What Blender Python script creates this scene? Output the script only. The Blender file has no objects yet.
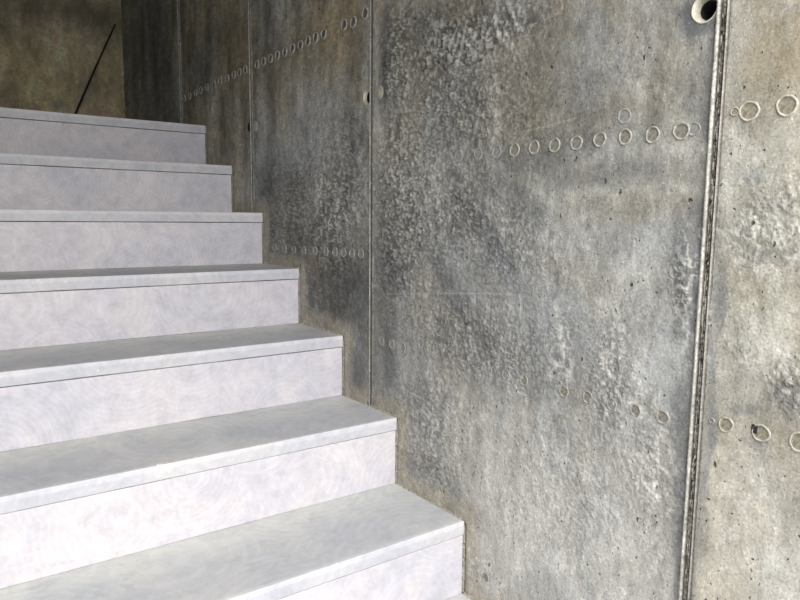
import bpy, bmesh, math, random
import numpy as np
from mathutils import Vector, Matrix

random.seed(7)
scene = bpy.context.scene
COL = scene.collection

# ------------------------------------------------------------------ camera
CX, CY, CZ = -0.9222, -0.7828, 0.8053
YAW, PIT, ROL, FPX = 0.6224, -0.1184, 0.0082, 672.84
# yaw is measured from +y towards +x
FWD = Vector((math.sin(YAW)*math.cos(PIT), math.cos(YAW)*math.cos(PIT), math.sin(PIT)))
R0 = Vector((math.cos(YAW), -math.sin(YAW), 0)); U0 = R0.cross(FWD)
RT = math.cos(ROL)*R0 + math.sin(ROL)*U0
UP = -math.sin(ROL)*R0 + math.cos(ROL)*U0
cam_data = bpy.data.cameras.new('camera')
cam_data.sensor_width = 36.0
cam_data.lens = FPX*36.0/800.0
cam_data.clip_start = 0.01
cam = bpy.data.objects.new('camera', cam_data)
m = Matrix((RT, UP, -FWD)).transposed().to_4x4()
m.translation = Vector((CX, CY, CZ))
cam.matrix_world = m
COL.objects.link(cam)
scene.camera = cam


def on_wall(px, py):
    """point of the right wall (x = 0) seen at photo pixel px, py -> (y, z)"""
    d = FWD*FPX + RT*(px-400) + UP*(300-py)
    t = -CX/d.x
    return CY+d.y*t, CZ+d.z*t


def on_back(px, py, yb):
    d = FWD*FPX + RT*(px-400) + UP*(300-py)
    t = (yb-CY)/d.y
    return CX+d.x*t, CZ+d.z*t


# ------------------------------------------------------------------ sizes
H, D, T = 0.165, 0.2531, 0.031           # riser, going, slab thickness
K0, K1 = -3, 7                           # first and last step
ZLOW, ZTOP = (K0-1)*H, K1*H
YB = 2.965                               # back wall
YF = -2.6                                # open end of the stairwell
XL = -1.85                               # left wall
ZC = 2.9                                 # ceiling
NB = 0.0045

# ------------------------------------------------------------------ numpy noise


def _hash(ix, iy, seed):
    h = (ix.astype(np.int64)*374761393 + iy.astype(np.int64)*668265263 + seed*1442695041) & 0xffffffff
    h = ((h ^ (h >> 13))*1274126177) & 0xffffffff
    return ((h ^ (h >> 16)) & 0xffff)/65535.0


def vnoise(x, y, seed=0):
    ix, iy = np.floor(x), np.floor(y)
    fx, fy = x-ix, y-iy
    fx = fx*fx*(3-2*fx); fy = fy*fy*(3-2*fy)
    a = _hash(ix, iy, seed); b = _hash(ix+1, iy, seed)
    c = _hash(ix, iy+1, seed); d = _hash(ix+1, iy+1, seed)
    return (a*(1-fx)+b*fx)*(1-fy)+(c*(1-fx)+d*fx)*fy


def fbm(x, y, oct=5, seed=0, gain=0.5):
    s, a, n = 0, 1.0, 0
    for i in range(oct):
        s = s+a*vnoise(x*2**i+17.3*i, y*2**i-9.1*i, seed+i); n += a; a *= gain
    return s/n


def sst(a, b, x):
    t = np.clip((x-a)/(b-a), 0, 1)
    return t*t*(3-2*t)


def seg_dist(y, z, pts):
    best = np.full_like(y, 1e9)
    for (y0, z0), (y1, z1) in zip(pts[:-1], pts[1:]):
        dy, dz = y1-y0, z1-z0
        t = np.clip(((y-y0)*dy+(z-z0)*dz)/(dy*dy+dz*dz+1e-12), 0, 1)
        best = np.minimum(best, np.hypot(y-y0-t*dy, z-z0-t*dz))
    return best


# ------------------------------------------------------------------ materials
def new_mat(name):
    mt = bpy.data.materials.new(name); mt.use_nodes = True
    nt = mt.node_tree; nt.nodes.clear()
    out = nt.nodes.new('ShaderNodeOutputMaterial')
    b = nt.nodes.new('ShaderNodeBsdfPrincipled')
    nt.links.new(b.outputs[0], out.inputs[0])
    return mt, nt, b


def node(nt, typ, **kw):
    n = nt.nodes.new(typ)
    for k, v in kw.items():
        if k.startswith('i_'):
            n.inputs[int(k[2:]) if k[2:].isdigit() else k[2:].replace('_', ' ')].default_value = v
        else:
            setattr(n, k, v)
    return n


def ramp(nt, fac, stops, interp='LINEAR'):
    r = nt.nodes.new('ShaderNodeValToRGB'); r.color_ramp.interpolation = interp
    e = r.color_ramp.elements
    while len(e) < len(stops): e.new(0.5)
    for el, (p, c) in zip(e, stops):
        el.position = p; el.color = (c, c, c, 1) if not isinstance(c, tuple) else (*c, 1)
    nt.links.new(fac, r.inputs[0])
    return r.outputs[0]


def mul(nt, a, b, fac=1.0, mode='MULTIPLY'):
    n = nt.nodes.new('ShaderNodeMix'); n.data_type = 'RGBA'; n.blend_type = mode
    n.inputs[0].default_value = fac
    nt.links.new(a, n.inputs[6]) if not isinstance(a, tuple) else None
    if isinstance(a, tuple): n.inputs[6].default_value = (*a, 1)
    if isinstance(b, tuple): n.inputs[7].default_value = (*b, 1)
    else: nt.links.new(b, n.inputs[7])
    return n.outputs[2]


def tex_noise(nt, vec, scale, detail=6, rough=0.6, dist=0.0, stretch=None):
    if stretch:
        mp = nt.nodes.new('ShaderNodeMapping'); mp.inputs['Scale'].default_value = stretch
        nt.links.new(vec, mp.inputs[0]); vec = mp.outputs[0]
    n = nt.nodes.new('ShaderNodeTexNoise')
    n.inputs['Scale'].default_value = scale; n.inputs['Detail'].default_value = detail
    n.inputs['Roughness'].default_value = rough; n.inputs['Distortion'].default_value = dist
    nt.links.new(vec, n.inputs['Vector'])
    return n.outputs['Fac']


def concrete_wall_mat():
    """cast concrete: 'tint' attribute = colour of stains and dust, 'scale_mask' = how scaly the skin is"""
    mt, nt, b = new_mat('cast_concrete')
    L = nt.links.new
    tc = nt.nodes.new('ShaderNodeTexCoord'); v = tc.outputs['Object']
    at = node(nt, 'ShaderNodeAttribute', attribute_name='tint')
    ms = node(nt, 'ShaderNodeAttribute', attribute_name='scale_mask')
    n1 = tex_noise(nt, v, 60, 8, 0.72)
    n2 = tex_noise(nt, v, 260, 4, 0.7)
    n3 = tex_noise(nt, v, 26, 8, 0.75, 0.6, (1, 1.3, 0.45))
    c = mul(nt, at.outputs['Color'], ramp(nt, n1, [(0.33, 0.70), (0.43, 0.98), (0.57, 1.02), (0.67, 1.32)]))
    c = mul(nt, c, ramp(nt, n2, [(0.35, 0.60), (0.43, 0.98), (0.57, 1.02), (0.65, 1.42)]))
    c = mul(nt, c, ramp(nt, n3, [(0.34, 0.80), (0.5, 1.0), (0.66, 1.22)]))
    # small irregular blow holes, the shade inside painted as dark colour: a few large, many small
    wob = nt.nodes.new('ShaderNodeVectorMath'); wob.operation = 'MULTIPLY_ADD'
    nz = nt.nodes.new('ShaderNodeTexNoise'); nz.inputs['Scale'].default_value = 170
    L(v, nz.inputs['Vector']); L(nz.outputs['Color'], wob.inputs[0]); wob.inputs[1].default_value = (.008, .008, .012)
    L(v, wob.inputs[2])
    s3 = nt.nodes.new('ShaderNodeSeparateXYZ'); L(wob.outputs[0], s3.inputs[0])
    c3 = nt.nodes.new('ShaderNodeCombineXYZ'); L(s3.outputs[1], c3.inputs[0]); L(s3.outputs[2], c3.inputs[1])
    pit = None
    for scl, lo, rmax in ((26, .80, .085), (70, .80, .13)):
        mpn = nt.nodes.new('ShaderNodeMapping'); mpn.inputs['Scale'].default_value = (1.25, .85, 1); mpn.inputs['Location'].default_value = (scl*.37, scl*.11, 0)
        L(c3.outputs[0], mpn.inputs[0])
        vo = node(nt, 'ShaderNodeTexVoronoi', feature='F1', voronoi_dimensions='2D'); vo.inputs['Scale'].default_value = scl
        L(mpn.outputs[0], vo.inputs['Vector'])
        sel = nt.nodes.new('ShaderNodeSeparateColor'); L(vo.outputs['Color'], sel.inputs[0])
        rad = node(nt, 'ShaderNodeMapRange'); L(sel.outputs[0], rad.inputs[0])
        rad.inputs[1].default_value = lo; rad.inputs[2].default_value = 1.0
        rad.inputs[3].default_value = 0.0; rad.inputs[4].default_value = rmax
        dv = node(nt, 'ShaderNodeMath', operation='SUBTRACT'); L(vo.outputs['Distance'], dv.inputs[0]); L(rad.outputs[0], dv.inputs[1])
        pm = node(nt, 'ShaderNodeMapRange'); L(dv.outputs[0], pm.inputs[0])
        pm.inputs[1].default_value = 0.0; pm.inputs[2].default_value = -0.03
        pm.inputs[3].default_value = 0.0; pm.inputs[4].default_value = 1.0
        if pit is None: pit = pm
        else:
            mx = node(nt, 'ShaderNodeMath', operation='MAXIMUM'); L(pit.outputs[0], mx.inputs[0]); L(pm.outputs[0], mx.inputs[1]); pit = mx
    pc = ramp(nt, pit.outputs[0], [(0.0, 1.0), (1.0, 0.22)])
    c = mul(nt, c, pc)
    L(c, b.inputs['Base Color'])
    b.inputs['Roughness'].default_value = 0.78
    b.inputs['Specular IOR Level'].default_value = 0.3
    # relief
    hs = node(nt, 'ShaderNodeMath', operation='MULTIPLY'); L(n1, hs.inputs[0]); hs.inputs[1].default_value = 1.0
    ha = node(nt, 'ShaderNodeMath', operation='MULTIPLY_ADD'); L(n2, ha.inputs[0]); ha.inputs[1].default_value = 0.35; L(hs.outputs[0], ha.inputs[2])
    hm = node(nt, 'ShaderNodeMath', operation='MULTIPLY_ADD'); L(ms.outputs['Fac'], hm.inputs[0]); hm.inputs[1].default_value = 1.3; hm.inputs[2].default_value = 0.30
    hh = node(nt, 'ShaderNodeMath', operation='MULTIPLY'); L(ha.outputs[0], hh.inputs[0]); L(hm.outputs[0], hh.inputs[1])
    hp = node(nt, 'ShaderNodeMath', operation='MULTIPLY_ADD'); L(pit.outputs[0], hp.inputs[0]); hp.inputs[1].default_value = -0.7; L(hh.outputs[0], hp.inputs[2])
    bp = nt.nodes.new('ShaderNodeBump'); bp.inputs['Strength'].default_value = 1.0
    bp.inputs['Distance'].default_value = 0.006
    L(hp.outputs[0], bp.inputs['Height']); L(bp.outputs[0], b.inputs['Normal'])
    return mt


def plain_mat(name, col, var=0.15, scale=40, bump=0.001, rough=0.8, fine=1.0):
    mt, nt, b = new_mat(name)
    tc = nt.nodes.new('ShaderNodeTexCoord'); v = tc.outputs['Object']
    n1 = tex_noise(nt, v, scale, 7, 0.65); n2 = tex_noise(nt, v, scale*6, 4, 0.7)
    c = mul(nt, tuple(col), ramp(nt, n1, [(0.3, 1-var), (0.7, 1+var)]))
    c = mul(nt, c, ramp(nt, n2, [(0.3, 1-var*fine), (0.7, 1+var*fine)]))
    nt.links.new(c, b.inputs['Base Color']); b.inputs['Roughness'].default_value = rough
    bp = nt.nodes.new('ShaderNodeBump'); bp.inputs['Distance'].default_value = bump
    nt.links.new(n1, bp.inputs['Height']); nt.links.new(bp.outputs[0], b.inputs['Normal'])
    return mt


def stone_mat(name, base, tread):
    """pale honed stone: soft cloudy mottling, half-round polishing swirls on risers, grey dust on treads"""
    mt, nt, b = new_mat(name)
    L = nt.links.new
    tc = nt.nodes.new('ShaderNodeTexCoord'); v = tc.outputs['Object']
    oi = nt.nodes.new('ShaderNodeObjectInfo')
    sh = nt.nodes.new('ShaderNodeVectorMath'); sh.operation = 'MULTIPLY_ADD'
    L(oi.outputs['Random'], sh.inputs[0]); sh.inputs[1].default_value = (9, 5, 7); L(v, sh.inputs[2]); v2 = sh.outputs[0]
    n1 = tex_noise(nt, v2, 5.5, 6, 0.6, 0.8)
    n2 = tex_noise(nt, v2, 30, 8, 0.7, 0.4)
    n3 = tex_noise(nt, v2, 170, 4, 0.6)
    a = 1.0 if not tread else 0.85
    c = mul(nt, tuple(base), ramp(nt, n1, [(0.30, (1-.17*a, 1-.165*a, 1-.12*a)), (0.44, (0.94, 0.935, 0.965)), (0.56, (1.02, 0.995, 0.985)), (0.70, (1.09, 1.06, 1.05))]))
    c = mul(nt, c, ramp(nt, n2, [(0.30, 0.0+.86 if not tread else .86), (0.5, 1.0), (0.68, 1.10 if not tread else 1.05)]))
    c = mul(nt, c, ramp(nt, n3, [(0.25, 0.95), (0.75, 1.05)]))
    # polishing swirls: thin arcs round random centres
    vo = node(nt, 'ShaderNodeTexVoronoi', feature='F1'); vo.inputs['Scale'].default_value = 5.0 if not tread else 3.0
    L(v2, vo.inputs['Vector'])
    wv = node(nt, 'ShaderNodeMath', operation='MULTIPLY'); L(vo.outputs['Distance'], wv.inputs[0]); wv.inputs[1].default_value = 110
    sn = node(nt, 'ShaderNodeMath', operation='SINE'); L(wv.outputs[0], sn.inputs[0])
    sm = node(nt, 'ShaderNodeMath', operation='MULTIPLY'); L(sn.outputs[0], sm.inputs[0]); L(n2, sm.inputs[1])
    c = mul(nt, c, ramp(nt, sm.outputs[0], [(0.0, 0.98), (0.5, 1.026)]))
    # sparse small chips and spots
    sp = node(nt, 'ShaderNodeTexVoronoi', feature='F1'); sp.inputs['Scale'].default_value = 17
    L(v2, sp.inputs['Vector'])
    sc = nt.nodes.new('ShaderNodeSeparateColor'); L(sp.outputs['Color'], sc.inputs[0])
    rr = node(nt, 'ShaderNodeMapRange'); L(sc.outputs[0], rr.inputs[0]); rr.inputs[1].default_value = 0.86
    rr.inputs[2].default_value = 1.0; rr.inputs[3].default_value = 0; rr.inputs[4].default_value = 0.07
    ss = node(nt, 'ShaderNodeMath', operation='LESS_THAN'); L(sp.outputs['Distance'], ss.inputs[0]); L(rr.outputs[0], ss.inputs[1])
    c = mul(nt, c, ramp(nt, ss.outputs[0], [(0, 1.0), (1, (0.72, 0.71, 0.72) if not tread else (1.25, 1.25, 1.22))]))
    if tread:
        # worn pale arris, greenish grey dust towards the riser behind (object y runs along the going)
        sx = nt.nodes.new('ShaderNodeSeparateXYZ'); L(v, sx.inputs[0])
        no = node(nt, 'ShaderNodeMath', operation='MULTIPLY_ADD'); L(n2, no.inputs[0]); no.inputs[1].default_value = 0.008; L(sx.outputs[1], no.inputs[2])
        c = mul(nt, c, ramp(nt, no.outputs[0], [(0.0, (1.07, 1.06, 1.09)), (0.0055, (1.07, 1.06, 1.09)), (0.0085, (1.0, 1.0, 1.0)), (0.10, (0.95, 0.965, 0.99)), (0.22, (1.05, 1.07, 1.02))]))
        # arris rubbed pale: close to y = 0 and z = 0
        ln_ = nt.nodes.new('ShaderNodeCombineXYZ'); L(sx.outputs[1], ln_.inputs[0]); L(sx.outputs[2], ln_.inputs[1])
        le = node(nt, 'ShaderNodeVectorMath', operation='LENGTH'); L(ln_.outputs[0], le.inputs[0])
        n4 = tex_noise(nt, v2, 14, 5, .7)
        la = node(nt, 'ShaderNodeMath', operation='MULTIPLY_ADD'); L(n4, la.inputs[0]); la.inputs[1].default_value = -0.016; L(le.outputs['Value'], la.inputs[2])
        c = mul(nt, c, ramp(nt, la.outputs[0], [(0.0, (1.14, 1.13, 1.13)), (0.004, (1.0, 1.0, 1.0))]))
    L(c, b.inputs['Base Color'])
    b.inputs['Roughness'].default_value = 0.62
    b.inputs['Specular IOR Level'].default_value = 0.35
    bp = nt.nodes.new('ShaderNodeBump'); bp.inputs['Distance'].default_value = 0.0012; bp.inputs['Strength'].default_value = 0.6
    L(n2, bp.inputs['Height']); L(bp.outputs[0], b.inputs['Normal'])
    return mt


M_WALL = concrete_wall_mat()
M_RISER = stone_mat('pale_stone_riser', (0.650, 0.628, 0.652), False)
M_TREAD = stone_mat('pale_stone_tread', (0.555, 0.56, 0.56), True)
M_MORTAR = plain_mat('tan_mortar', (0.34, 0.31, 0.26), 0.3, 90, 0.003)
M_CORE = plain_mat('dark_bedding_mortar', (0.10, 0.095, 0.09), 0.2, 60)
M_FLOOR = plain_mat('dusty_concrete_floor', (0.36, 0.345, 0.32), 0.18, 14, 0.002)
M_SHELL = plain_mat('grey_concrete_shell', (0.44, 0.425, 0.39), 0.22, 9, 0.002)
M_RIM = plain_mat('pale_cement_lip', (0.36, 0.345, 0.295), 0.38, 130, 0.0015)
M_DISC = plain_mat('grey_cement_disc', (0.215, 0.20, 0.165), 0.42, 200, 0.0012)
M_CONE = plain_mat('cream_cement_cone', (0.50, 0.46, 0.37), 0.28, 90, 0.001)
M_BLACK = plain_mat('hole_black', (0.015, 0.014, 0.013), 0.2, 120)  # near-black colour inside the tie-hole bores and on the notch
M_ROD = plain_mat('blackened_steel_rod', (0.016, 0.015, 0.015), 0.2, 90, 0.0003, 0.6)


# ------------------------------------------------------------------ mesh helpers
def link(name, me, mat, parent=None, loc=None):
    o = bpy.data.objects.new(name, me)
    if mat is not None and len(me.materials) == 0: me.materials.append(mat)
    if parent is not None: o.parent = parent
    if loc is not None: o.location = loc
    COL.objects.link(o)
    return o


def np_mesh(name, V, F, tint=None, mask=None, smooth=True):
    me = bpy.data.meshes.new(name)
    V = np.asarray(V, dtype=np.float32); F = np.asarray(F, dtype=np.int32)
    me.vertices.add(len(V)); me.vertices.foreach_set('co', V.ravel())
    me.loops.add(F.size); me.loops.foreach_set('vertex_index', F.ravel())
    me.polygons.add(len(F))
    me.polygons.foreach_set('loop_start', np.arange(len(F), dtype=np.int32)*F.shape[1])
    me.polygons.foreach_set('loop_total', np.full(len(F), F.shape[1], dtype=np.int32))
    me.polygons.foreach_set('use_smooth', np.full(len(F), smooth, dtype=bool))
    if tint is not None:
        a = me.color_attributes.new('tint', 'FLOAT_COLOR', 'POINT')
        c = np.ones((len(V), 4), dtype=np.float32); c[:, :3] = tint
        a.data.foreach_set('color', c.ravel())
    if mask is not None:
        a = me.attributes.new('scale_mask', 'FLOAT', 'POINT')
        a.data.foreach_set('value', np.asarray(mask, dtype=np.float32))
    me.update(calc_edges=True); me.validate()
    return me


def box_mesh(name, x0, x1, y0, y1, z0, z1, bev=0.0, seg=2, cuts=0, rough=0.0, seed=0):
    bm = bmesh.new()
    bmesh.ops.create_cube(bm, size=1)
    for v in bm.verts:
        v.co = Vector(((x0+x1)/2+v.co.x*(x1-x0), (y0+y1)/2+v.co.y*(y1-y0), (z0+z1)/2+v.co.z*(z1-z0)))
    if cuts:
        es = [e for e in bm.edges if abs(e.verts[0].co.x-e.verts[1].co.x) > (x1-x0)*0.9]
        bmesh.ops.subdivide_edges(bm, edges=es, cuts=cuts)
    if bev > 0:
        es = [e for e in bm.edges if len(e.link_faces) == 2 and e.calc_face_angle(0) > 0.5]
        bmesh.ops.bevel(bm, geom=es, offset=bev, segments=seg, affect='EDGES', profile=0.5)
    if rough > 0:
        rnd = random.Random(seed)
        ph = [rnd.uniform(0, 6) for _ in range(6)]
        for v in bm.verts:
            x = v.co.x
            w = math.sin(x*9+ph[0])*.4+math.sin(x*23+ph[1])*.3+math.sin(x*61+ph[2])*.3+rnd.uniform(-.35, .35)
            u = math.sin(x*13+ph[3])*.5+math.sin(x*37+ph[4])*.3+rnd.uniform(-.3, .3)
            v.co.y += w*rough; v.co.z += u*rough*.7
    me = bpy.data.meshes.new(name); bm.to_mesh(me); bm.free()
    for p in me.polygons: p.use_smooth = False
    return me


def struct(o):
    o['kind'] = 'structure'
    return o


# ------------------------------------------------------------------ the right wall: relief and stains
J = [-0.2528, 0.6245, 1.3453, 2.0549]       # formwork panel joints (y)
PROFILE = []
for k in range(K0, K1+1):
    PROFILE += [(k*D, (k-1)*H), (k*D, k*H)]
PROFILE += [((K1+1)*D, K1*H), (YB, K1*H)]
PROFILE = [(-2.6, ZLOW)]+PROFILE

HOLES = []                                   # (y, z, radius)
for px, py, r in [(705, 8.5, .0185), (367.6, 97, .0180), (249.6, 127, .0150)]:
    y, z = on_wall(px, py); HOLES.append((y, z, r))


def blob(y, z, px, py, rx, ry, rot=0.0, soft=1.0):
    """soft ellipse on the wall; centre and size read off the photo and carried onto the wall plane"""
    yc, zc = on_wall(px, py)
    ya, _ = on_wall(px-rx, py); yb, _ = on_wall(px+rx, py)
    _, za = on_wall(px, py-ry)
    a = abs(ya-yb)/2; b = abs(za-zc)
    c, s = math.cos(rot), math.sin(rot)
    u = ((y-yc)*c+(z-zc)*s)/a; v = (-(y-yc)*s+(z-zc)*c)/b
    return np.exp(-(u*u+v*v)*soft)


def wp(pts): return [on_wall(*p) for p in pts]


def wall_layers(y, z):
    n = {}
    wy = y+0.03*(fbm(y*9, z*9, 4, 71)-.5); wz = z+0.05*(fbm(y*8, z*8, 4, 83)-.5)
    n['big'] = fbm(y*3.1, z*3.1, 5, 1)
    n['mid'] = fbm(y*13, z*9, 6, 11, .62)
    n['streak'] = fbm(y*22, z*2.6, 5, 21, .6)
    n['fine'] = fbm(y*75, z*55, 5, 31, .7)
    n['grain'] = fbm(y*260, z*200, 3, 41, .75)
    # scaly flaked skin
    R = np.zeros_like(y)
    for b in [(470, 38, 48, 24, 1.35), (440, 60, 40, 22, 1.0), (440, 20, 60, 20, .55), (450, 105, 60, 55, .7), (405, 190, 32, 95, .85), (440, 210, 50, 50, .6),
              (400, 60, 14, 60, .9), (775, 235, 40, 32, .38), (790, 200, 30, 30, .4), (345, 190, 22, 55, .7), (300, 205, 30, 50, .5),
              (610, 390, 22, 60, .6), (470, 340, 70, 40, .55), (500, 250, 40, 50, .4), (790, 385, 16, 24, .6), (745, 350, 18, 30, .2),
              (430, 430, 40, 60, .45), (650, 480, 30, 60, .45), (560, 480, 60, 70, .3), (275, 230, 30, 25, .4), (680, 290, 10, 40, .5), (700, 330, 8, 40, .5)]:
        R = np.maximum(R, b[4]*blob(wy, wz, b[0], b[1], b[2]*1.15, b[3]*1.15))
    R = np.clip(R*1.15*(0.55+0.9*n['mid']), 0, 1)
    n['R'] = R
    n['wy'], n['wz'] = wy, wz
    n['sc'] = scaly(y, z, n)
    n['prof'] = seg_dist(y, z, PROFILE)
    crack = wp([(421, 83), (427, 75), (436, 60), (445, 70), (450, 64), (457, 58), (467, 66), (480, 60), (486, 52), (500, 46)])
    n['crack'] = seg_dist(wy*0+y, z, crack)
    return n


def scaly(y, z, n):
    c = sst(.15, .5, blob(n['wy'], n['wz'], 465, 38, 60, 34))
    return fbm(y*150, z*105, 3, 61, .6)*c+fbm(y*245, z*180, 3, 66, .6)*(1-c)


def wall_relief(y, z, n):
    """metres out of the wall, towards the room"""
    R = n['R']
    h = (n['big']-.5)*0.004+(n['mid']-.5)*0.0022+(n['fine']-.5)*0.0012
    f = fbm(y*170, z*110, 3, 51, .6)
    ridg = 1-np.abs(2*f-1)
    h = h+R*((sst(.45, .75, n['sc']))*0.0040+ridg*0.0022-.0014)
    h = h-0.0030*np.exp(-(n['crack']/0.0022)**2)
    # mortar splashed along the stair
    e = sst(.045, .0, n['prof'])
    h = h+e*(.002+.004*(n['mid']-.4))
    # slight step at every panel joint
    for j in J:
        h = h-0.0025*np.exp(-((y-j)/0.004)**2)
    for (hy, hz, r) in HOLES:
        d = np.hypot(y-hy, z-hz); h = h*sst(r*1.3, r*2.2, d)
    return h


def wall_tint(y, z, n):
    wy, wz = n['wy'], n['wz']
    def B(*a): return blob(wy, wz, *a)
    col = np.empty((len(y), 3)); col[:] = (0.268, 0.252, 0.212)
    def mixc(c, f):
        f = np.clip(f, 0, 1)[:, None]
        col[:] = col*(1-f)+np.array(c)*f
    def mulc(f, c=(1, 1, 1)):
        col[:] = col*(np.asarray(f)[:, None]**np.array(c))
    # panel characters
    right = sst(J[0]+.01, J[0]-.01, y)
    mixc((0.295, 0.270, 0.208), right*.9)
    p2 = sst(J[1]-.01, J[1]+.01, y); mixc((0.235, 0.217, 0.178), p2*.85)
    mixc((0.275, 0.278, 0.262), (1-p2)*(1-right)*sst(1.15, .8, z)*.6); mixc((0.215, 0.218, 0.205), p2*sst(1.25, 1.0, z)*.6)
    p3 = sst(J[2]-.01, J[2]+.01, y); mixc((0.27, 0.245, 0.185), p3*.7)
    p4 = sst(J[3]-.01, J[3]+.01, y); mixc((0.215, 0.225, 0.212), p4*.8)
    # pale lower part of the near panels
    low = sst(.75, .15, z+.15*(n['big']-.5))
    mixc((0.375, 0.358, 0.325), low*.75*(1-p2)*(1-right*.3))
    mixc((0.42, 0.39, 0.32), right*low*.7)
    # clouds of brown oil and grey-blue laitance with crisp edges
    h1 = fbm(wy*7+3, wz*4.5, 6, 501, .62); h2 = fbm(wy*8+9, wz*5+4, 6, 521, .62); h3 = fbm(wy*15+1, wz*3.5+4, 6, 541, .6)
    mixc((0.225, 0.185, 0.118), sst(.52, .58, h1)*((.42-.30*low)*(1-p2)*(1-.55*sst(1.15, .85, z)*(1-right))+.55*p2))
    mixc((0.262, 0.272, 0.270), sst(.53, .58, h2)*(.50-.3*right))
    mixc((0.120, 0.118, 0.105), sst(.56, .61, h3)*(.25+.40*p2)*(1-.6*right))
    mixc((0.42, 0.40, 0.355), sst(.57, .62, 1-h3)*.30)
    # brown form-oil bands
    for b in [(600, 110, 60, 30, .5), (520, 90, 40, 60, .6), (300, 60, 60, 40, .5), (340, 20, 40, 30, .5), (230, 40, 20, 50, .6), (660, 60, 40, 60, .35),
              (770, 60, 30, 40, .45), (640, 200, 60, 20, .4), (560, 30, 60, 30, .3)]:
        mixc((0.190, 0.155, 0.095), b[4]*1.1*B(*b[:4])*(.4+1.1*n['mid']))
    # dark damp patches
    for b in [(480, 225, 60, 14, .85, .75), (440, 262, 60, 14, .8, .6), (390, 262, 16, 30, 0, .7), (388, 330, 8, 60, 0, .6), (384, 60, 5, 55, 0, .8),
              (510, 195, 40, 20, .5, .55), (600, 175, 60, 14, 0, .35), (345, 290, 20, 34, 0, .75), (350, 375, 16, 26, 0, .7), (310, 300, 18, 30, 0, .55),
              (268, 185, 10, 25, 0, .8), (275, 240, 30, 20, 0, .45), (355, 160, 12, 50, 0, .5), (300, 160, 40, 25, 0, .4), (325, 230, 20, 25, 0, .5),
              (685, 275, 8, 45, 0, .65), (720, 300, 8, 36, 0, .6), (678, 420, 9, 36, 0, .5), (683, 500, 9, 70, 0, .55), (712, 430, 6, 30, 0, .5), (703, 520, 7, 60, 0, .4),
              (752, 172, 12, 7, 0, .5), (775, 260, 24, 12, 0, .3), (745, 412, 20, 7, -.4, .45), (755, 450, 14, 10, 0, .35), (785, 395, 10, 14, 0, .4), (560, 360, 40, 60, 0, .22),
              (150, 60, 22, 60, 0, .5), (210, 60, 14, 40, 0, .3), (420, 20, 20, 20, 0, .3), (520, 30, 30, 14, 0, .3), (430, 470, 30, 18, 0, .35), (455, 492, 25, 10, .5, .3), (690, 18, 16, 22, 0, .8), (700, 28, 18, 9, 0, .7),
              (700, 240, 22, 40, 0, .4), (660, 225, 20, 30, 0, .35), (540, 150, 50, 18, 0, .45)]:
        mixc((0.105, 0.108, 0.108), b[5]*1.15*(.45*B(*b[:5])*(0.55+.9*n['mid'])+.55*sst(.26, .40, B(*b[:5])*(.45+1.0*n['mid'])*(.6+.8*n['fine']))))
    # bled cement paste darkening both sides of the rough joint
    side = np.abs(y-(J[0]+.004-.0036*z)); wv_ = .016+.018*(fbm(z*11, z*0+2.2, 4, 701)-.3)+.012*np.exp(-((z-.53)/.09)**2)
    band = sst(0, .004, wv_-side+.008*(n['fine']-.5))*sst(.95, .62, z+.2*(n['big']-.5))
    mixc((0.135, 0.142, 0.145), band*(.40+.35*(n['mid']-.5)+.25*sst(.010, .0, np.abs(wv_-side))))
    # bluish grey cement laitance
    for b in [(440, 240, 40, 20, .8, .5), (500, 270, 60, 25, .5, .45), (600, 80, 40, 60, 0, .35), (610, 240, 90, 30, 0, .35), (540, 330, 60, 40, 0, .35),
              (300, 140, 50, 40, 0, .4), (590, 55, 18, 60, 0, .35), (640, 330, 40, 80, 0, .3), (752, 165, 14, 7, 0, .4)]:
        mixc((0.29, 0.30, 0.305), b[5]*B(*b[:5]))
    # pale chalky patches
    for b in [(470, 45, 42, 20, .45), (460, 105, 45, 45, .35), (415, 200, 40, 60, .35), (775, 228, 30, 26, .6), (736, 150, 14, 40, .45), (725, 190, 8, 20, .5), (635, 410, 8, 9, .6),
              (612, 365, 8, 30, .5), (650, 150, 60, 12, .25), (620, 190, 90, 9, .3), (345, 205, 14, 40, .4), (790, 388, 14, 12, .6), (650, 480, 12, 30, .4), (745, 480, 30, 40, .35),
              (770, 560, 50, 40, .35), (640, 60, 10, 60, .3), (520, 480, 60, 60, .3), (790, 140, 20, 40, .25), (570, 540, 70, 50, .35), (766, 345, 40, 40, .3)]:
        mixc((0.47, 0.46, 0.42), b[4]*B(*b[:4])*(.3+1.2*n['fine']))
    # general weathering; the two nearest panels are smoother
    near = np.clip(right*.70+low*.50*(1-right)+.30*(1-p2)*(1-right), 0, .75)
    near = near*(1-.5*n['R'])
    soft = lambda a: 1+(a-1)*(1-near)
    mulc(0.62+.76*n['big'])
    mulc(soft(0.55+.9*n['mid']))
    mulc(np.where(y > J[1], 0.62+.76*n['streak'], 0.82+.36*n['streak']))
    mulc(soft(0.50+1.0*n['fine']))
    mulc(soft(0.72+.56*n['grain']))
    # chalk on the flaked skin's high spots, darker tone in its low spots
    s = sst(.44, .68, n['sc'])
    mixc((0.56, 0.545, 0.50), n['R']*s*.6)
    mulc(1-n['R']*(1-s)*.45)
    mulc(np.full(len(y), 1.22))
    mulc(1-.55*np.exp(-(n['crack']/0.0018)**2))
    # tan mortar wiped along the stair
    e = sst(.060, .022, n['prof']+.045*(n['mid']-.5))
    cut = 0.62+.5*n['fine']
    tan = np.array((0.37, 0.335, 0.265))
    dim = 1.12
    f = (e*.85)[:, None]
    col[:] = col*(1-f)+(tan*(cut*dim)[:, None])*f
    # lime crust: pale ragged veins
    vn = 1-np.abs(2*fbm(wy*38, wz*30, 5, 601, .6)-1); vn = sst(.90, .97, vn)
    vm = np.zeros_like(y)
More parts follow.
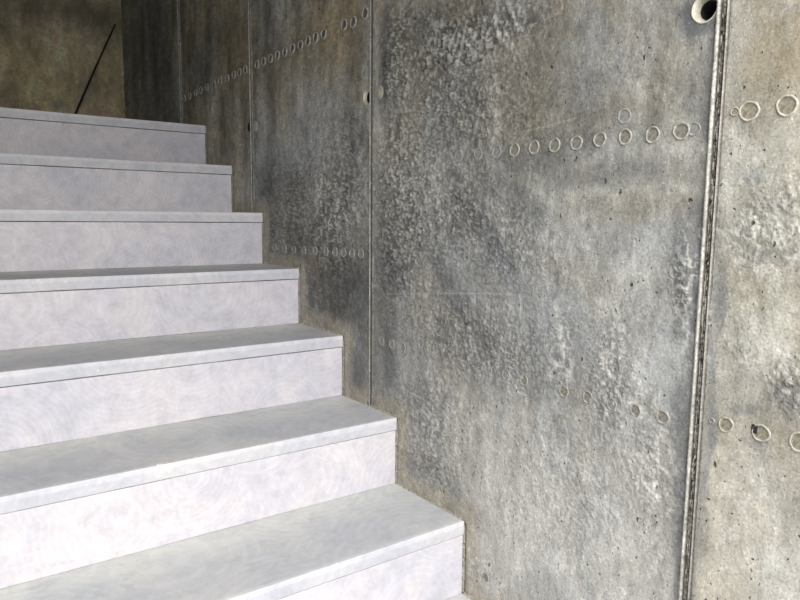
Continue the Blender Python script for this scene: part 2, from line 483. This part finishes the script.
    for b in [(612, 370, 12, 50, 1), (603, 330, 10, 30, .7), (640, 410, 12, 14, .9), (775, 235, 40, 40, 1), (740, 160, 20, 30, .4), (655, 485, 22, 35, .7), (640, 455, 14, 20, .6), (560, 350, 10, 50, .6),
              (690, 290, 12, 50, .9), (700, 255, 16, 30, .6), (790, 385, 16, 20, 1), (745, 500, 30, 50, .4), (725, 550, 12, 30, .7), (770, 580, 40, 20, .5), (485, 560, 20, 24, .7), (540, 500, 60, 50, .4),
              (470, 45, 60, 25, .6), (440, 430, 30, 50, .5), (250, 300, 60, 60, .3), (330, 200, 20, 60, .7), (420, 200, 40, 80, .35), (660, 560, 30, 30, .7), (505, 20, 14, 25, .5)]:
        vm = np.maximum(vm, b[4]*B(*b[:4]))
    mixc((0.64, 0.615, 0.55), vn*np.clip(vm*1.6, 0, 1)*.9)
    # scratch lines
    for pts, w, a in [([(386, 294), (440, 293.5), (500, 293.5), (530, 297), (548, 301)], .0011, .55), ([(520, 132), (548, 126), (576, 118)], .001, .4),
                      ([(488, 131), (500, 122), (512, 112), (525, 103)], .0012, .35), ([(778, 17), (784, 9), (795, 3)], .0015, .5), ([(718, 212), (735, 203), (750, 196)], .0012, .35)]:
        mixc((0.50, 0.49, 0.45), a*np.exp(-(seg_dist(y, z, wp(pts))/w)**2))
    return np.clip(col, .012, .8)


def cols_y():
    th = np.arange(math.atan((-0.62-CY)/-CX), math.atan((YB-CY)/-CX), 1.45/FPX)
    ys = CY-CX*np.tan(th)
    return np.concatenate([np.arange(YF, -0.63, .03), ys, [YB]])


def rows_z():
    return np.concatenate([np.arange(ZLOW-.05, -.06, .02), np.arange(-.06, 1.40, .0019), np.arange(1.40, 1.9, .003), np.arange(1.9, ZC, .02), [ZC]])


ys, zs = cols_y(), rows_z()
NY, NZ = len(ys), len(zs)
YY, ZZ = np.meshgrid(ys, zs, indexing='ij')
vy, vz = YY.ravel(), ZZ.ravel()
idx = np.arange(NY*NZ).reshape(NY, NZ)
keep = np.ones((NY-1, NZ-1), bool)
extra_y, extra_z, extra_f = [], [], []
base = NY*NZ
for (hy, hz, r) in HOLES:
    i0 = np.searchsorted(ys, hy-r*1.25)-1; i1 = np.searchsorted(ys, hy+r*1.25)
    k0 = np.searchsorted(zs, hz-r*1.25)-1; k1 = np.searchsorted(zs, hz+r*1.25)
    keep[i0:i1, k0:k1] = False
    loop = [(i, k0) for i in range(i0, i1)]+[(i1, k) for k in range(k0, k1)]+[(i, k1) for i in range(i1, i0, -1)]+[(i0, k) for k in range(k1, k0, -1)]
    n = len(loop)
    for (i, k) in loop:
        a = math.atan2(zs[k]-hz, ys[i]-hy)
        extra_y.append(hy+r*math.cos(a)); extra_z.append(hz+r*math.sin(a))
    for q in range(n):
        q2 = (q+1) % n
        extra_f.append((idx[loop[q]], idx[loop[q2]], base+q2, base+q))
    base += n
vy = np.concatenate([vy, extra_y]); vz = np.concatenate([vz, extra_z])
A = idx[:-1, :-1][keep]; Bq = idx[1:, :-1][keep]; Cq = idx[1:, 1:][keep]; Dq = idx[:-1, 1:][keep]
F = np.stack([A, Dq, Cq, Bq], 1)            # faces look to -x
F = np.concatenate([F, np.array(extra_f)[:, [0, 1, 2, 3]][:, ::-1]])
lay = wall_layers(vy, vz)
rel = wall_relief(vy, vz, lay)
top_of_stair = np.where(vy < K0*D, ZLOW, np.minimum(np.floor((vy+.002)/D), K1)*H)
rel = np.where(vz < top_of_stair-.004, np.minimum(rel, -.001), np.minimum(rel, .0065))
tint = wall_tint(vy, vz, lay)
V = np.stack([-rel, vy, vz], 1)
# thickness: back corners
TH = 0.24
nb = len(V)
V = np.concatenate([V, [(TH, YF, zs[0]), (TH, YB, zs[0]), (TH, YB, ZC), (TH, YF, ZC)]])
tint = np.concatenate([tint, np.full((4, 3), .2)]); msk = np.concatenate([np.clip(lay['R']*(.35+1.2*sst(.35, .6, lay['mid'])), 0, 1), np.zeros(4)])
c00, c10, c11, c01 = idx[0, 0], idx[-1, 0], idx[-1, -1], idx[0, -1]
F = np.concatenate([F, [(nb, nb+1, nb+2, nb+3), (c00, c10, nb+1, nb), (c10, c11, nb+2, nb+1), (c11, c01, nb+3, nb+2), (c01, c00, nb, nb+3)]])
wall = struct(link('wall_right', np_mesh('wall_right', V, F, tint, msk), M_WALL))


# ------------------------------------------------------------------ parts of the right wall
def ring_rev(name, prof, seg=40, wob=0.0, seed=0, mats=None):
    """surface of revolution about the wall's normal; prof = [(radius, out_of_wall, material index)]"""
    rnd = random.Random(seed); ph = [rnd.uniform(0, 6.28) for _ in range(4)]
    bm = bmesh.new(); rings = []
    for (r, x, mi) in prof:
        ring = []
        for s in range(seg):
            a = 2*math.pi*s/seg
            rr = r*(1+wob*rnd.uniform(-.45, .45)+wob*(math.sin(2*a+ph[0])+.6*math.sin(3*a+ph[1])+.4*math.sin(7*a+ph[2])))
            xx = x*(1+wob*(7*math.sin(5*a+ph[3])+6*math.sin(2*a+ph[1])+rnd.uniform(-9, 9))*(1 if x > 0 else 0))
            ring.append(bm.verts.new((-xx, rr*math.cos(a), rr*math.sin(a))))
        rings.append(ring)
    for q in range(len(rings)-1):
        for s in range(seg):
            f = bm.faces.new((rings[q][s], rings[q][(s+1) % seg], rings[q+1][(s+1) % seg], rings[q+1][s]))
            f.material_index = prof[q+1][2]; f.smooth = True
    f = bm.faces.new(rings[-1]); f.material_index = prof[-1][2]
    bmesh.ops.recalc_face_normals(bm, faces=bm.faces)
    me = bpy.data.meshes.new(name); bm.to_mesh(me); bm.free()
    for mt in (mats or []): me.materials.append(mt)
    return me


def local_relief(y, z):
    a, b = np.array([y]), np.array([z]); return float(wall_relief(a, b, wall_layers(a, b))[0])


def imprint(px, py, r, lip, seed, disc=True, mats=None):
    y, z = on_wall(px, py)
    o = float(np.percentile([local_relief(y+r*u, z+r*w_) for u, w_ in ((0, 0), (1, 0), (-1, 0), (0, 1), (0, -1), (.7, .7), (-.7, .7), (.7, -.7), (-.7, -.7))], 70))
    me = ring_rev('form_disc_imprint', [(r*1.16, -.004, 0), (r*1.12, .0002, 0), (r*1.05, lip*.9, 0), (r*.95, lip, 0), (r*.88, lip*.3, 0), (r*.84, -.0002, 1), (r*.70, -.0003, 1), (r*.4, .0003, 1)],
                  56, .035, seed, mats or [M_RIM, M_DISC])
    return link('form_disc_imprint', me, None, wall, (-o-.0006, y, z))


M_RIM_F = plain_mat('faint_cement_lip', (0.30, 0.295, 0.275), 0.25, 160, 0.001)
M_DISC_F = plain_mat('faint_cement_disc', (0.24, 0.235, 0.22), 0.25, 200, 0.001)
M_DISC_T = plain_mat('tan_cement_disc', (0.25, 0.225, 0.165), 0.42, 200, 0.0016)
M_RIM_T = plain_mat('tan_cement_lip', (0.43, 0.405, 0.34), 0.32, 130, 0.001)
M_RIM_D = plain_mat('dull_cement_lip', (0.36, 0.34, 0.29), 0.2, 160, 0.001)
M_DISC_D = plain_mat('dull_cement_disc', (0.13, 0.125, 0.11), 0.2, 200, 0.001)
STR, FNT, TAN, DUL = [M_RIM, M_DISC], [M_RIM_F, M_DISC_F], [M_RIM_T, M_DISC_T], [M_RIM_D, M_DISC_D]
sd = 0
for px, py, r, lip, ms in [
        (749, 111, .0125, .0011, TAN), (787, 105.6, .0125, .0011, TAN), (734.6, 111.5, .0052, .0009, TAN),
        (681.5, 131, .0118, .0012, STR), (652.4, 134.7, .0112, .0011, STR), (625, 136.8, .0112, .0015, STR), (599.6, 139.5, .0112, .0011, STR), (576, 142.8, .0112, .0011, STR),
        (554.4, 145.2, .0112, .0009, STR), (534, 147.2, .0112, .0010, STR), (514.4, 150, .0112, .0011, STR), (496.4, 151.5, .0112, .0008, FNT), (694, 129, .009, .0006, FNT),
        (624, 116, .011, .0005, FNT), (478, 153.5, .011, .0005, FNT), (458, 156, .011, .0004, FNT),
        (726, 424.5, .0100, .0011, TAN), (761, 433, .0112, .0012, TAN), (799.5, 442, .0120, .0012, TAN), (712, 420.5, .0036, .0012, STR),
        (663, 417, .0100, .0010, STR), (636, 410, .0092, .0010, STR), (612, 404, .0092, .0007, FNT), (588, 397, .0096, .0011, STR), (564, 391, .0096, .0011, STR), (524, 380, .0096, .0011, STR),
        (506, 374.5, .0096, .0008, FNT), (488, 370, .0096, .0008, FNT), (403, 347.6, .0105, .0010, FNT), (392, 344, .0105, .0008, FNT), (381.5, 341, .0105, .0007, FNT),
        (486, 577, .0085, .0010, STR)]:
    sd += 1; imprint(px, py, r, lip, sd, mats=ms)
for px, py in [(366, 13.5), (354, 22), (345, 25), (324.5, 34), (316.5, 37.5), (308.6, 41), (301, 45), (293, 48.5), (285.5, 52), (278, 55.5), (271, 58.5), (264, 61.5), (257.5, 64.5),
               (246, 69.5), (240, 72.5), (234.5, 75), (228, 78.5), (221, 81), (214.6, 84), (207.6, 87.5), (201, 90.5), (196, 93), (190, 96), (184.5, 98.5)]:
    sd += 1; imprint(px, py, .0125, .0034 if px < 300 else .0028, sd, mats=DUL)
for px, py in [(275, 247.5), (285, 249), (294, 250), (304, 250.5), (315, 251), (326, 251.5), (335, 252), (343.5, 252.5), (352, 253), (361, 253.5)]:
    sd += 1; imprint(px, py, .0115, .0016, sd, mats=FNT)

# tie holes (cream cone running to a dark bore)
for i, (hy, hz, r) in enumerate(HOLES):
    if i < 2:
        prof = [(r*1.10, .0004, 0), (r*1.02, .0014, 0), (r*.97, .0004, 0), (r*.90, -.004, 0), (r*(.80 if i else .76), -.0075 if i else -.013, 0), (r*(.77 if i else .72), -.010 if i else -.017, 1), (r*.66, -.10, 1), (r*.05, -.101, 1)]
    else:
        prof = [(r*1.06, .0004, 2), (r*.98, .0002, 2), (r*.9, -.006, 1), (r*.8, -.08, 1), (r*.1, -.081, 1)]
    me = ring_rev('tie_hole', prof, 48, .012, 90+i, [M_CONE, M_BLACK, M_DISC_D])
    o = link('tie_hole', me, None, wall, (-0.0002, hy, hz))
    o['label'] = ['wide cream-lined tie hole beside the rough joint', 'deep cream-lined tie hole beside a thin joint', 'black square-looking tie hole beside a thin joint'][i]
for px, py, r in [(380, 92.5, .0150), (255.6, 126.5, .0165)]:
    y, z = on_wall(px, py)
    me = ring_rev('tie_hole_plug', [(r*1.08, -.003, 0), (r*1.04, .0008, 0), (r*.96, .0022, 0), (r*.84, -.0006 if px > 300 else .0002, 0), (r*.80, .0004, 1), (r*.3, .0016, 1)], 40, .02, 77, [M_RIM_D, M_RIM_T])
    link('tie_hole_plug', me, None, wall, (-local_relief(y, z)-.0008, y, z))

# square notch broken out beside one imprint
y, z = on_wall(754.5, 429)
me = box_mesh('broken_notch', -.0022, .004, -.0042, .0042, -.0062, .0062, .0008, 1)
# joints: a ridge of set paste with a ragged gutter beside it


def joint_fin(y0, prof, z0, z1, dz, seed, rag=0.0, lean=0.0):
    """prof: (offset along +y, height out of the wall, colour)"""
    z = np.arange(z0, z1, dz); z = np.append(z, z1)
    cols, tints = [], []
    for q, (u, h, c, rg) in enumerate(prof):
        nz = fbm(z*60+q*3, z*0+q*7.1, 4, seed+q, .7)-.5
        nl = fbm(z*9+q*5, z*0+q*2.1, 3, seed+50, .5)-.5
        n2 = fbm(z*170+q*3, z*0+q*7.1, 3, seed+q+9, .8)-.5
        yy = y0+u+nl*.0014*(rag+.3)+nz*.0022*rg+(lean-.0046*z if lean else 0)
        xx = -(h+(nz*.0022+n2*.004)*rg)
        cols.append(np.stack([xx, yy, z], 1))
        tt = np.array(c)[None, :]*(1+(nz*1.2+n2*2.6)*(.35+rg))[:, None]
        tints.append(np.clip(tt, .01, .9))
    P = len(prof); n = len(z)
    Vv = np.stack(cols, 1).reshape(-1, 3); Tt = np.stack(tints, 1).reshape(-1, 3)
    id2 = np.arange(P*n).reshape(n, P)
    Fc = np.stack([id2[:-1, :-1].ravel(), id2[:-1, 1:].ravel(), id2[1:, 1:].ravel(), id2[1:, :-1].ravel()], 1)
    me = np_mesh('joint_ridge', Vv, Fc, Tt, np.full(len(Vv), .15))
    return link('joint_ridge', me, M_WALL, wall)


LT, MD, DK = (0.44, 0.42, 0.37), (0.26, 0.24, 0.205), (0.085, 0.075, 0.062)
big = [(.0150, -.004, DK, .0), (.0118, -.0005, DK, .3), (.0100, .0040, MD, .1), (.0086, .0062, LT, .05), (.0066, .0066, LT, .05), (.0052, .0056, LT, .1), (.0044, .0022, DK, .5), (.0030, .0012, DK, 1.0), (.0016, .0022, MD, 1.2),
       (.0002, .0010, DK, 1.2), (-.0012, .0024, MD, 1.2), (-.0026, .0008, DK, 1.0), (-.0040, .0018, DK, .5), (-.0050, .0042, MD, .1), (-.0060, .0046, LT, .05), (-.0070, .0038, MD, .1), (-.0080, .0006, DK, .2), (-.0100, .0012, MD, .1), (-.0120, -.004, DK, 0)]
for ob in [joint_fin(J[0], big, -1*H-.003, ZC, .0016, 300, 1.0, .0004)]:
    ob['label'] = 'rough double ridge of hardened cement paste'
thin = [(.0120, -.004, DK, 0), (.0085, .0006, MD, .1), (.0060, .0044, (.42, .41, .37), .1), (.0035, .0052, (.46, .45, .41), .1), (.0020, .0012, DK, .3), (-.0005, .0004, DK, .3), (-.0030, .0020, (.25, .245, .22), .2), (-.0060, .0026, (.28, .27, .25), .2), (-.0100, .0010, (.2, .2, .18), .2), (-.0140, -.004, DK, 0)]
joint_fin(J[1], [(u, h, tuple(np.array(c)*.95), g) for u, h, c, g in thin], 2*H-.003, ZC, .003, 340, .4)
joint_fin(J[2], [(u*1.0, h, tuple(np.array(c)*1.3), g) for u, h, c, g in thin], 5*H-.003, ZC, .004, 360, .4)
joint_fin(J[3], [(u*1.0, h, tuple(np.array(c)*1.5), g) for u, h, c, g in thin], 7*H-.003, ZC, .005, 380, .4)
me.materials.append(M_BLACK)
nt_ = link('broken_notch', me, None, wall, (-local_relief(y, z)+.0008, y, z))

# ------------------------------------------------------------------ back wall
xs_ = np.arange(XL, .0001, .006); xs_ = np.append(xs_[xs_ < -.002], 0.0)
zb = np.arange(ZTOP-.2, ZC, .008); zb = np.append(zb, ZC)
XX, ZB = np.meshgrid(xs_, zb, indexing='ij'); bx, bz = XX.ravel(), ZB.ravel()
nbg, nmd, nst, nfi = fbm(bx*4, bz*3, 5, 401), fbm(bx*12, bz*9, 6, 411, .6), fbm(bx*16, bz*2, 5, 421, .6), fbm(bx*45, bz*40, 4, 431, .65)


def bblob(px, py, rx, ry):
    xc, zc = on_back(px, py, YB); xa, _ = on_back(px+rx, py, YB); _, za = on_back(px, py-ry, YB)
    return np.exp(-(((bx-xc+.06*(nmd-.5))/abs(xa-xc))**2+((bz-zc+.06*(nbg-.5))/abs(za-zc))**2))


bc = np.empty((len(bx), 3)); bc[:] = (0.60, 0.50, 0.33)


def bm_(c, f):
    f = np.clip(f, 0, 1)[:, None]; bc[:] = bc*(1-f)+np.array(c)*f


for b in [(45, 85, 30, 20, .55), (105, 70, 14, 14, .6), (20, 60, 20, 30, .4), (75, 50, 8, 50, .35), (118, 70, 5, 60, .35)]:
    bm_((0.66, 0.56, 0.30), b[4]*bblob(*b[:4]))
for b in [(60, 10, 80, 14, .7), (100, 20, 24, 24, .5), (60, 104, 9, 8, .7), (0, 20, 20, 20, .4), (85, 40, 8, 50, .3), (10, 100, 20, 9, .3), (112, 60, 4, 10, .4)]:
    bm_((0.19, 0.175, 0.14), b[4]*bblob(*b[:4]))
for b in [(60, 104, 7, 6, .5), (88, 100, 8, 10, .3)]:
    bm_((0.16, 0.19, 0.15), b[4]*bblob(*b[:4]))
chalk = sst(.55, .75, nfi)*(bblob(42, 80, 12, 12)+bblob(110, 74, 7, 9))
bm_((0.50, 0.45, 0.27), chalk*.8)
bc *= (0.5+1.0*nbg)[:, None]; bc *= (.5+nmd)[:, None]; bc *= (.68+.64*nst)[:, None]; bc *= (.7+.6*nfi)[:, None]
# pale run of grout down the corner
xe, _ = on_back(119, 80, YB)
e = np.exp(-((bx-(xe+.004)-.02*(nmd-.5))/.022)**2); bm_((0.36, 0.315, 0.19), e*.55)
idb = np.arange(len(bx)).reshape(len(xs_), len(zb))
Fb = np.stack([idb[:-1, :-1].ravel(), idb[1:, :-1].ravel(), idb[1:, 1:].ravel(), idb[:-1, 1:].ravel()], 1)
Vb = np.stack([bx, YB-(nmd-.5)*.004-(nfi-.5)*.002-.001, bz], 1)
n0 = len(Vb)
Vb = np.concatenate([Vb, [(XL, YB+.2, zb[0]), (0, YB+.2, zb[0]), (0, YB+.2, ZC), (XL, YB+.2, ZC)]])
k00, k10, k11, k01 = idb[0, 0], idb[-1, 0], idb[-1, -1], idb[0, -1]
Fb = np.concatenate([Fb, [(n0, n0+3, n0+2, n0+1), (k00, n0, n0+1, k10), (k10, n0+1, n0+2, k11), (k11, n0+2, n0+3, k01), (k01, n0+3, n0, k00)]])
bc = np.concatenate([np.clip(bc, .01, .7), np.full((4, 3), .2)])
wb = struct(link('wall_back', np_mesh('wall_back', Vb, Fb, bc, np.full(len(Vb), .12)), M_WALL))

# ------------------------------------------------------------------ rest of the shell
struct(link('wall_left', box_mesh('wall_left', XL-.2, XL, -.62, YB+.2, ZLOW-.15, ZC), M_SHELL))
struct(link('ceiling', box_mesh('ceiling', XL-.2, .24, -.62, YB+.2, ZC, ZC+.2), M_SHELL))
struct(link('wall_shade_added', box_mesh('wall_shade_added', XL, -.012, -.62, -.50, 1.57, ZC), M_SHELL))   # unseen wall added to keep light off the upper steps and wall top
struct(link('floor', box_mesh('floor', XL, 0.0, YF-1.5, K0*D-.001, ZLOW-.15, ZLOW), M_FLOOR))
struct(link('floor_upper', box_mesh('floor_upper', XL, 0.0, (K1+1)*D+.003, YB, ZTOP-.18, ZTOP-.0005), M_FLOOR))

# ------------------------------------------------------------------ staircase
stair = bpy.data.objects.new('staircase', None); stair.location = (0, K0*D, ZLOW); COL.objects.link(stair)
stair['label'] = 'flight of pale grey stone steps climbing beside the stained concrete wall'
stair['category'] = 'stairs'
XR = -.0035
for k in range(K0, K1+1):
    oy, oz = k*D-K0*D, k*H-ZLOW
    far = (K1+1-k)*D                                 # the core runs under the steps above
    dep = D+.02
    core = box_mesh('step', XL+.001, -.006, .0172, dep+.004, -H-T-.008, -T-.0004)
    st = link('step', core, M_CORE, stair, (0, oy, oz))
    gap = .0017 if k >= 3 else .0010
    rs = box_mesh('riser', XL+.002, XR-.0025, .0015, .0170, -H+.0003, -T-gap, .0014, 2, 150, .00035, 20+k)
    link('riser', rs, M_RISER, st)
    tr = box_mesh('tread', XL+.002, XR, 0.0, D+.006, -T, 0.0, .0022, 3, 150, .00045, 50+k)
    link('tread', tr, M_TREAD, st)
    # ragged mortar squeezed between the step's end and the wall
    rnd = random.Random(k+200)
    bm = bmesh.new(); path = []
    zz = -H
    while zz < -T*0.6: path.append((.004, zz)); zz += .004
    yy = .006
    while yy < D: path.append((yy, -.001)); yy += .004
    prev = None
    for (py_, pz_) in path:
        w = rnd.uniform(.0020, .0075); t = rnd.uniform(-.0015, .0030)
        vert = pz_ < -.002
        if vert:
            sec = [(-.0, py_-.004-t*.4, pz_), (-.0006-w*.35, py_-.0020-t, pz_), (-.0006-w*.8, py_+.002, pz_), (-.0, py_+.006, pz_)]
        else:
            sec = [(-.0, py_, pz_+.0045+t*.6), (-.0006-w*.4, py_, pz_+.0026+t*.6), (-.0006-w, py_, pz_+.0008), (-.0, py_, pz_-.006)]
        cur = [bm.verts.new((s[0]-.0008, s[1]+rnd.uniform(-.0006, .0006), s[2]+rnd.uniform(-.0006, .0006))) for s in sec]
        if prev:
            for q in range(3): bm.faces.new((prev[q], prev[q+1], cur[q+1], cur[q]))
        prev = cur
    bmesh.ops.recalc_face_normals(bm, faces=bm.faces)
    ms_ = bpy.data.meshes.new('mortar_seam'); bm.to_mesh(ms_); bm.free()
    link('mortar_seam', ms_, M_MORTAR, st)

# paint-like white splash on one nosing
def on_plane_y(px, py, y0):
    d = FWD*FPX + RT*(px-400) + UP*(300-py); t = (y0-CY)/d.y
    return Vector((CX+d.x*t, y0, CZ+d.z*t))
for ob in list(stair.children):
    if abs(ob.location.y-(2*D-K0*D)) < 1e-6:
        tread2 = [c for c in ob.children if c.name.startswith('tread')][0]
        bm = bmesh.new(); rnd = random.Random(5)
        for (px, py, rx, rz) in [(160, 470, .0085, .0115), (168.5, 469, .0065, .0100), (158, 476, .005, .004)]:
            pc_ = on_plane_y(px, py, 2*D)
            lo = Vector((pc_.x, 0.0, pc_.z-2*H))
            cen = bm.verts.new(lo+Vector((0, -.0016, 0))); ring = []; ring2 = []
            for q in range(26):
                a = q/26*2*math.pi; w_ = 1+rnd.uniform(-.18, .18)
                ring.append(bm.verts.new(lo+Vector((rx*w_*math.cos(a), .0010, rz*w_*math.sin(a)))))
                ring2.append(bm.verts.new(lo+Vector((rx*w_*.8*math.cos(a), -.0012, rz*w_*.8*math.sin(a)))))
            for q in range(26):
                bm.faces.new((ring[q], ring[(q+1) % 26], ring2[(q+1) % 26], ring2[q])); bm.faces.new((ring2[q], ring2[(q+1) % 26], cen))
        bmesh.ops.recalc_face_normals(bm, faces=bm.faces)
        me = bpy.data.meshes.new('plaster_splash'); bm.to_mesh(me); bm.free()
        sp_ = link('plaster_splash', me, plain_mat('cream_plaster', (.80, .79, .68), .12, 120, .0008), ob)
        sp_['label'] = 'cream splash of plaster stuck on the slab edge'
# ------------------------------------------------------------------ rod on the landing
pa = Vector((on_back(77, 112, YB)[0], YB-.10, ZTOP+.006))
xt, zt = on_back(115.5, 24, YB-.015)
d0 = on_back(76.5, 112.5, YB-.10)
base_x = d0[0]-(d0[1]-ZTOP)*0.42
pb = Vector((xt, YB-.012, zt))
pa = Vector((base_x, YB-.10, ZTOP+.004))
axis = pb-pa; ln = axis.length
bm = bmesh.new()
N = 14; prevr = None
q = axis.to_track_quat('Z', 'Y')
for i in range(N+1):
    t = i/N; rad = .0062*(1-.45*t)*(1+.04*(i % 2))
    ring = []
    for s in range(10):
        a = s/10*2*math.pi
        ring.append(bm.verts.new(q @ Vector((rad*math.cos(a), rad*math.sin(a)+.004*math.sin(t*math.pi), ln*t))))
    if prevr:
        for s in range(10): bm.faces.new((prevr[s], prevr[(s+1) % 10], ring[(s+1) % 10], ring[s]))
    else: bm.faces.new(ring[::-1])
    prevr = ring
bm.faces.new(prevr)
bmesh.ops.recalc_face_normals(bm, faces=bm.faces)
me = bpy.data.meshes.new('thin_rod'); bm.to_mesh(me); bm.free()
rod = link('thin_rod', me, M_ROD, None, pa)
rod['label'] = 'thin dark rod leaning diagonally against the brown back wall above the top step'
rod['category'] = 'rod'

# ------------------------------------------------------------------ light
w = bpy.data.worlds.new('world'); scene.world = w; w.use_nodes = True
bg = w.node_tree.nodes['Background']; bg.inputs[0].default_value = (0.86, 0.92, 1.0, 1); bg.inputs[1].default_value = 1.15


def area(name, loc, target, sx, sz, power, col):
    l = bpy.data.lights.new(name, 'AREA'); l.shape = 'RECTANGLE'; l.size = sx; l.size_y = sz; l.energy = power; l.color = col
    o = bpy.data.objects.new(name, l); o.location = loc
    o.rotation_euler = (Vector(target)-Vector(loc)).to_track_quat('-Z', 'Y').to_euler()
    COL.objects.link(o); return o


area('daylight_opening', (-.92, -1.75, 1.88), (-.55, .35, -.1), 1.3, 1.4, 82, (1.0, .985, .975))

vs = scene.view_settings
vs.view_transform = 'Standard'; vs.look = 'None'; vs.gamma = 1.0; vs.use_curve_mapping = False
vs.exposure = 0.12
